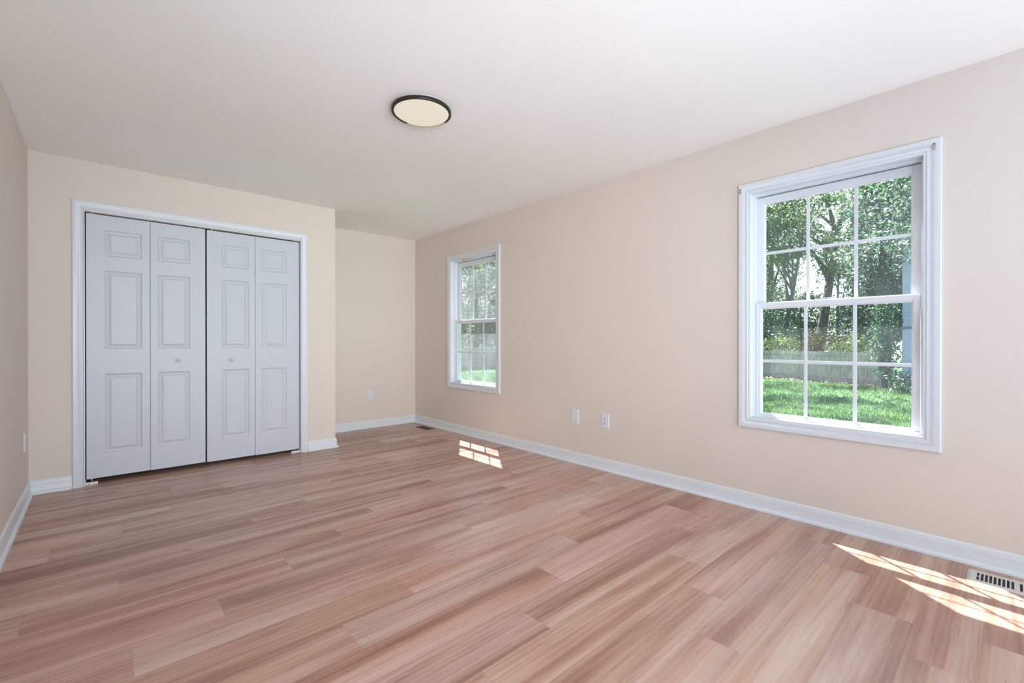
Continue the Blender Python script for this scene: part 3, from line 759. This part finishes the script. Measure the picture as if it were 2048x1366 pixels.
tree(35.2, 19.0, (.2, .3), 14, .28, [(0, 0, 7.0, 3.4, 3.4, 5.0, 90)], M['leaf_mid'], 'tree beyond the fence between the two window views', G)
tree(26.4, 36.6, (.2, .3), 15, .3, [(0, 0, 8.2, 3.2, 3.2, 4.8, 140), (0, 0, 2.6, 2.8, 2.8, 2.4, 70)], M['leaf_dark'], 'shady tree filling the left panes of far window', G)
tree(30.0, 35.0, (.3, -.3), 13, .28, [(0, 0, 6.6, 2.8, 2.8, 3.6, 90), (0, 0, 2.4, 2.8, 2.8, 2.2, 70)], M['leaf_blue'], 'grey-green tree filling the right panes of far window', G)
tree(33.6, 43.6, (.3, .3), 17, .3, [(0, 0, 8.0, 4, 4, 5.5, 110), (0, 0, 2.0, 3.4, 3.4, 2.4, 70)], M['leaf_mid'], 'distant tree behind those in far window', G)
GL = 'unseen trees added to shade the lawn'  # out of camera view, placed so their crowns dapple the lawn
tree(22.0, 13.5, (1.5, -1.5), 16, .32, [(2.0, -2.5, 12.8, 5.0, 5.0, 2.2, 62)], M['leaf_mid'], 'unseen tall tree added to shade the lawn, halfway to the fence, between the two window views', GL)
tree(30.2, 16.6, (.6, -1.5), 17, .32, [(.8, -3.4, 13.9, 5.0, 5.0, 2.2, 62)], M['leaf_dark'], 'unseen tall tree added to shade the lawn, close to the fence, between the two window views', GL)
tree(15.0, 10.6, (.8, -1.0), 15, .30, [(1.0, -2.2, 12.0, 4.4, 4.4, 2.0, 50)], M['leaf_mid'], 'unseen tall tree added to shade the lawn, nearest the house, between the two window views', GL)
tree(27.2, 0.4, (-.1, 1.6), 9.5, .16, [(.0, 2.6, 7.0, 1.1, 1.6, 2.3, 46)], M['leaf_blue'], 'leafy tree leaning in front of the neighbour house, right edge of near window', G, .17)
GS = 'shrubs along the fence'
bush(34.2, 10.6, .75, (1.0, 1.2, .9), M['leaf_pale'], 'pale variegated shrub over fence top, left panes of near window', 34, group=GS)
bush(33.9, 7.9, .85, (.9, 1.1, .9), M['leaf_russet'], 'yellow-orange tinged shrub over fence top, right of thick trunk', 32, group=GS)
bush(33.0, 6.3, .6, (.8, .8, .8), M['leaf_pale'], 'pale shrub over fence top below the blue-green tree', 26, group=GS)
bush(34.4, 9.1, .35, (.8, .6, .6), M['leaf_mid'], 'mid-green shrub over fence top, middle panes of near window', 26, group=GS)
bush(34.3, 13.2, .8, (1.0, 1.0, 1.0), M['leaf_mid'], 'mid-green shrub over fence at left edge of near window view', 30, group=GS)
bush(28.75, 4.2, 1.1, (.38, .32, 2.4), M['needle'], 'tall dark teal conifer beside the neighbour house corner', 60, .11, 'conifer')
bush(27.4, 2.6, -.85, (.6, 1.2, .45), M['needle'], 'low dark shrub at the foot of the neighbour house', 26, .12, group=GS)
# woodland undergrowth far behind the trees
pts = []
for (x0, y0, x1, y1) in ((56, 0, 54, 24), (52, 44, 34, 58)):
    L_ = math.hypot(x1 - x0, y1 - y0)
    for i in range(int(L_ * 5.5)):
        t = random.random(); c = np.array((x0 + (x1 - x0) * t, y0 + (y1 - y0) * t, GZ + random.uniform(.3, 7.5) * random.uniform(.4, 1)))
        pts.append(c + RNG.normal(size=(60, 3)) * np.array((.7, .7, .6)))
v, t = leaves(np.concatenate(pts), .30, RNG.uniform(0, 1, len(pts) * 60))
tag(soup('woodland_undergrowth', v, 4, M['leaf_dark'], None, t), 'dark woodland undergrowth far behind the fence and trees', 'undergrowth', kind='stuff')
